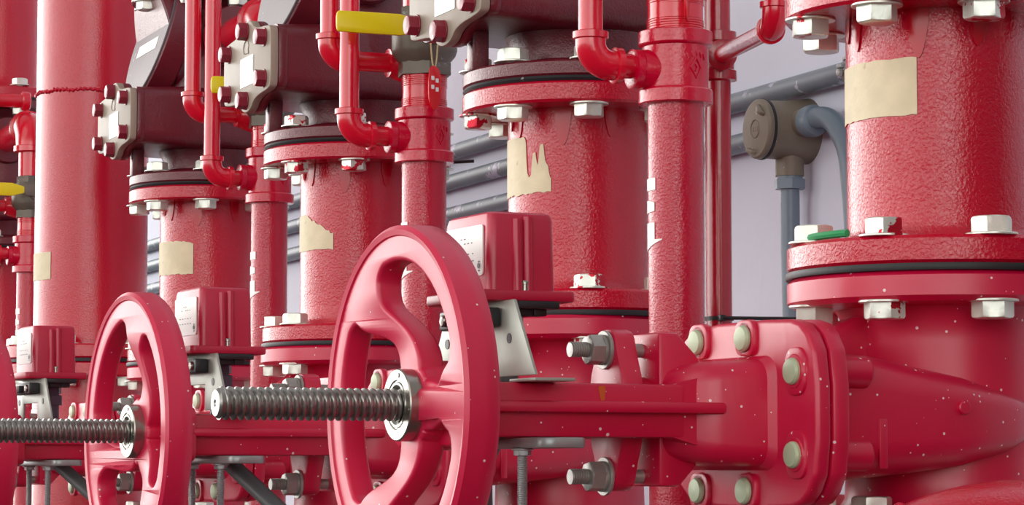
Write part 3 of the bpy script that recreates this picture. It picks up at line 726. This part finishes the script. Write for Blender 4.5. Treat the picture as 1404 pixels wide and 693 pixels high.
def drain_elbow(x, y, z, yv, z0, label, r=.0302):
    t = thing('drain_elbow', label, 'pipe', (x, y, z), 0, 'drain elbows on the alarm valves')
    part('elbow', 'trim', t, lambda b: (tube(b, fillet([V(0, .055, 0), V(0, 0, 0), V(0, 0, -.055)], .045, 14), .0365, 40), lathe(b, [(.036, 0), (.0415, .002), (.0415, .014), (.036, .016)], V(0, .045, 0), Y, 40), lathe(b, [(.036, 0), (.0415, .002), (.0415, .014), (.036, .016)], V(0, 0, -.045), -Z, 40)))
    part('nipple', 'trim', t, lambda b: (cyl(b, V(0, .05, 0), V(0, yv - y, 0), r), cyl(b, V(0, 0, -.05), V(0, 0, z0 - z), r)))
    part('collar', 'maroon', t, lambda b: lathe(b, [(.03, 0), (.052, .003), (.055, .012), (.052, .03)], V(0, yv - y - .035, 0), Y, 48))
    return t
# second riser's drain line (right of centre)
dx, dy = -.029, .4966
drain(dx, dy, .468, .389, FLOOR, 'red drain pipe with a tee just right of the torn tape strip')
ball_valve(dx, dy, .512, 'bronze ball valve bottom end above the right-hand red tag, at the top edge', .145)
trim_a(dx, dy, .428, -.129, 1.3, 'thin red trim pipe with elbow entering the tee right of centre')
# third riser's drain line
dx, dy = -.031, 1.2839
drain(dx, dy, .482, .408, FLOOR, 'red drain pipe below the yellow lever and bronze ball valve, left of centre')
ball_valve(dx, dy, .527, 'bronze ball valve with the long yellow lever fully in view')
trim_a(dx, dy, .4425, -.138, 1.3, 'thin red trim pipe passing just behind the long yellow lever')
trim_b(-.035, 1.325, .549, -.152, 1.3, 'thin red trim pipe left of the long yellow lever with a higher elbow')
drain_elbow(dx, dy, .72, 1.548, .61, 'red drain elbow above the bronze valve with long lever')
# fourth riser's drain line
dx, dy = .009, 2.1408
drain(dx, dy, .524, .433, FLOOR, 'red drain pipe between the small square tape and the ragged tape')
ball_valve(dx, dy, .560, 'bronze ball valve half hidden by the beige plate, tip of its yellow lever showing', .118)
trim_a(dx, dy, .473, -.090, 1.3, 'thin red trim pipe in front of the short yellow lever tip')
trim_b(-.005, 2.18, .583, -.113, 1.3, 'thin red trim pipe just right of the slanted grey cover')
drain_elbow(dx, dy, .745, 2.38, .65, 'red drain elbow at the top behind the middle beige plate')
# far left drain line
dx, dy = -.030, 3.869
drain(dx, dy, .515, .433, FLOOR, 'red drain pipe at the far left, half hidden by the widest main')
ball_valve(dx, dy, .556, 'bronze ball valve with yellow lever at the far left edge', .145)
trim_a(dx, dy, .475, -.132, 1.3, 'thin red trim pipe at the left edge leading into the far tee')
trim_b(-.05, 3.90, .585, -.16, 1.3, 'thin red trim pipe at the left edge just under the yellow lever')
drain_elbow(dx, dy, .765, 4.17, .65, 'red drain elbow at the far left, above the leftmost yellow lever')
o = part('cross_pipe', 'trim', None, lambda b: (cyl(b, V(-.3, 0, 0), V(.0, 0, 0), .0155), collar(b, V(-.02, 0, 0), X, .022, .02)))
o.location = (-.02, 3.95, .832); tag(o, 'short level red pipe crossing above the far left elbow', 'pipe')

# hanging tags
def warn_tag(x, y, z, label, tilt, ztop, w_=.012, h_=.046):
    t = thing('hanging_tag', label, 'tag', (x, y, z), 0, 'red plastic tags on bead chains')
    def tf(b):
        o = chaikin([(-w_, 0), (-w_, -h_ * .8), (0, -h_), (w_, -h_ * .75), (w_, -.004), (0, .004)], 2)
        u_ = V(math.cos(tilt), math.sin(tilt), 0); prism(b, o, V(0, 0, 0), u_, Z, u_.cross(Z) * .0022, .0006)
    part('plate', 'tag', t, tf)
    def lf(b):
        u_ = V(math.cos(tilt), math.sin(tilt), 0); n_ = u_.cross(Z)
        for s_ in (1, -1):
            for j, (a, c) in enumerate(((-.004, -.014), (.003, -.017), (-.004, -.026), (.003, -.029))):
                prism(b, rrect(.0024, .0028, .0006, 2), V(0, 0, 0) + u_ * a + Z * c + n_ * (.0011 + s_ * .0014), u_, Z, n_ * .0003)
    part('letters_and_highlights', 'label', t, lf, label='small white letters and painted highlights')  # white letters on one tag, painted-on highlights on the long-lever tag
    def cf(b):
        n = 26
        for s_ in (-1, 1):
            for i in range(n):
                p = V(s_ * .0055 * (i / n) ** .4, 0, .001 + (ztop - z) * i / n)
                bmesh.ops.create_uvsphere(b, u_segments=8, v_segments=6, radius=.0013, matrix=Matrix.Translation(p))
    part('bead_chain', 'bead', t, cf)
    return t
warn_tag(-.036, 1.2839 - .052, .531, 'red tag on bead chain hanging under the long yellow lever', .25, .572, .0100, .060)
warn_tag(-.040, .4966 - .050, .531, 'red tag with white letters at the top edge, right of centre', .95, .56, .0125, .062)

# ---------------------------------------------------------------- back line near the wall
t = thing('back_pipe', 'slim dark red vertical pipe close to the wall, right of centre', 'pipe', (.2486, .9562, 0))
part('pipe', 'trim_dark', t, lambda b: cyl(b, V(0, 0, FLOOR), V(0, 0, 1.6), .0168, seg=32))
part('tee', 'trim_dark', t, lambda b: (lathe(b, [(.017, 0), (.0245, .002), (.0245, .014), (.0215, .016), (.0215, .05), (.0245, .052), (.0245, .064), (.017, .066)], V(0, 0, .49), Z, 36),
                                       lathe(b, [(.015, .005), (.0175, .022), (.0195, .024), (.0195, .036), (.012, .038)], V(0, 0, .523), V(-.1176, -.3838, -.028).normalized(), 32)))
d_ = V(-.1176, -.3838, -.028)
def bt(b):
    e = V(0, 0, .523) + d_; n = d_.normalized()
    cyl(b, V(0, 0, .523), e - n * .02, .0107, seg=28)
    tube(b, fillet([e - n * .026, e, e + Z * .026], .02, 12), .0142, 28)
    for p, a in ((e - n * .022, -n), (e + Z * .022, Z)): lathe(b, [(.0135, 0), (.0168, .001), (.0168, .007), (.0135, .008)], p, a, 28)
    cyl(b, e + Z * .02, e + Z * .6, .0107, seg=28)
part('branch', 'trim', t, bt, label='thin red branch with elbow')
def tie(name, label, p, r, tail, ax=Z):
    t = thing(name, label, 'cable tie', p)
    part('loop', 'black', t, lambda b: lathe(b, [(r, -.0025), (r + .0015, -.0025), (r + .0015, .0025), (r, .0025)], V(0, 0, 0), ax, 32, caps=False))
    part('tail', 'black', t, lambda b: tube(b, [V(*q) for q in tail], .0023, 8))
    part('head', 'black', t, lambda b: box(b, (tail[0][0] - .004, tail[0][1] - .004, tail[0][2] - .004), (tail[0][0] + .004, tail[0][1] + .004, tail[0][2] + .004), .001))
tie('cable_tie', 'black cable tie round the slim back pipe, above the bonnet', (.2486, .9562, .187), .0172, [(-.006, -.020, 0), (.02, -.06, -.002), (.05, -.12, -.005)])
tie('cable_tie', 'black cable tie sticking out behind the tee left of centre', (.0, 1.34, .419), .012, [(.012, 0, 0), (.03, -.005, -.001), (.055, -.02, .0)])
o = part('hose', 'black', None, lambda b: tube(b, fillet([V(0, 0, -.4), V(0, 0, 0), V(.0, .01, .12)], .05), .011)); o.location = (.0, 1.34, .39)
tag(o, 'black hose running up behind the tee left of centre', 'hose')

# ---------------------------------------------------------------- wall conduits and junction box
CX_ = .474
def conduit(z, ya, yb, label, x=CX_, r=.0145):
    o = part('conduit', 'pvc', None, lambda b: cyl(b, V(0, 0, 0), V(0, yb - ya, 0), r, seg=28)); o.location = (x, ya, z)
    return tag(o, label, 'conduit', 'grey conduits along the wall')
conduit(.5275, .2, 13.9, 'grey conduit along the wall, passing just above the round junction box', .482)
conduit(.4665, 1.26, 13.9, 'lowest grey conduit on the wall, left of the torn tape', .482)
conduit(.583, 1.9, 13.9, 'uppermost grey conduit on the wall left of centre', .482)
for (z_, y_, l_) in ((.5275, 1.022, 'metal clamp holding the upper conduit beside the broad tape strip'),):
    t = thing('conduit_clamp', l_, 'clamp', (.482, y_, z_))
    part('strap', 'galv', t, lambda b: lathe(b, [(.0148, -.008), (.0168, -.008), (.0168, .008), (.0148, .008)], V(0, 0, 0), Y, 28, caps=False))
    part('ear', 'galv', t, lambda b: (box(b, (-.012, -.008, .014), (.02, .008, .018), .0005), box(b, (-.022, -.006, .002), (-.015, .006, .008), .001)))
    part('bolt', 'dull_bolt', t, lambda b: (cyl(b, V(-.004, 0, .012), V(-.004, 0, .034), .003), hexa(b, V(-.018, 0, -.004), -X, .009, .005)))
jy, jz = 1.185, .465
t = thing('junction_box', 'round olive grey junction box on the wall below the conduit', 'junction box', (.5, jy, jz))
part('housing', 'junction', t, lambda b: (lathe(b, [(.046, 0), (.044, .015), (.041, .04), (.0405, .066), (.041, .070)], V(0, 0, 0), -X, 56), cyl(b, V(-.028, 0, -.03), V(-.028, 0, -.064), .02), cyl(b, V(-.026, -.03, .006), V(-.026, -.056, .006), .02), cyl(b, V(-.026, .03, 0), V(-.026, .056, 0), .02)))
lid = part('lid', 'junction', t, lambda b: lathe(b, [(.041, .0705), (.0415, .072), (.0415, .0775), (.039, .0805), (.036, .081), (0, .081)], V(0, 0, 0), -X, 56))
part('gasket', 'rubber', t, lambda b: lathe(b, [(.040, .0675), (.0425, .068), (.0425, .0715), (.040, .072)], V(0, 0, 0), -X, 56))
def lugs(b, a):
    if True:
        p = V(-.081, .028 * math.cos(R(a)), .028 * math.sin(R(a)))
        d1 = V(0, math.sin(R(a)), -math.cos(R(a)))
        prism(b, [(-.012, 0), (.012, 0), (.008, .006), (-.004, .0085), (-.009, .006)], p - V(0, 0, 0), d1, -X, V(0, math.cos(R(a)), math.sin(R(a))) * .006, .0012)
for a_ in (130, -75): part('lug', 'junction', lid, lugs, a_)
part('embossing', 'junction', lid, lambda b: (lathe(b, [(.0115, .081), (.0125, .0822), (.0135, .081)], V(0, 0, 0), -X, 36, caps=False), [prism(b, rrect(.0022, .0035, .0006, 2), V(-.0808, yy, 0), Y, Z, V(-.0009, 0, 0)) for yy in (-.006, 0, .006)]))
t = thing('down_conduit', 'straight grey conduit dropping from the junction box', 'conduit', (.472, jy, jz - .06))
part('pipe', 'pvc_plain', t, lambda b: tube(b, [V(0, 0, 0), V(0, 0, -.1), V(0, -.004, -.22), V(0, -.004, -.9)], .0135))
part('coupling_nut', 'pvc_plain', t, lambda b: (hexa(b, V(0, 0, -.022), Z, .039, .014, .2, .001), cyl(b, V(0, 0, -.01), V(0, 0, .002), .018)))
t = thing('bent_conduit', 'curved grey conduit bending down from the right of the junction box', 'conduit', (.474, jy - .05, jz + .006))
part('pipe', 'pvc_plain', t, lambda b: tube(b, fillet([V(0, 0, 0), V(0, -.062, .006), V(0, -.115, -.05), V(0, -.130, -.16), V(0, -.130, -.9)], .08, 10), .0145))
part('coupling', 'pvc_plain', t, lambda b: lathe(b, [(.015, 0), (.0215, .002), (.0225, .014), (.02, .022), (.0145, .024)], V(0, -.002, 0), -Y, 36))

# ---------------------------------------------------------------- odd bits
o = part('green_tape', 'green', None, lambda b: tube(b, [V(.128 * math.cos(a), .128 * math.sin(a), 0) for a in [face_angle(0, 0, -72 + 3 * i) for i in range(12)]], .0035, 8))
o.location = (0, 0, .2035); tag(o, 'thin green tape scrap on the nearest lower flange', 'tape')
# large elbow in the bottom right corner
ed = V(.928, -.3726, 0); bc_ = CAM + V(.3726, .928, 0) * 1.9 + V(.928, -.3726, 0) * (1404 - 702) / 3675 * 1.9
t = thing('floor_elbow_pipe', 'big red pipe elbow in the bottom right corner', 'pipe', (bc_.x, bc_.y, FLOOR))
rb = .152; rp = .068; zt_ = -.0089 - rp - FLOOR
def el(b):
    pts = [V(0, 0, 0) - ed * rb] + [V(0, 0, zt_ - rb) - ed * rb * math.cos(R(a)) + Z * rb * math.sin(R(a)) for a in range(0, 91, 5)] + [V(0, 0, zt_) + ed * .8]
    tube(b, pts, rp, 48)
part('pipe', 'pipe_main', t, el)
def ws(b):
    a = R(66); c = V(0, 0, zt_ - rb) - ed * rb * math.cos(a) + Z * rb * math.sin(a); n = ed * math.sin(a) + Z * math.cos(a); u, v, _ = frame(n)
    tube(b, [c + (u * math.cos(2 * PI * i / 60) + v * math.sin(2 * PI * i / 60)) * rp for i in range(61)], .003, 8, False)
part('weld_seam', 'pipe_main', t, ws)
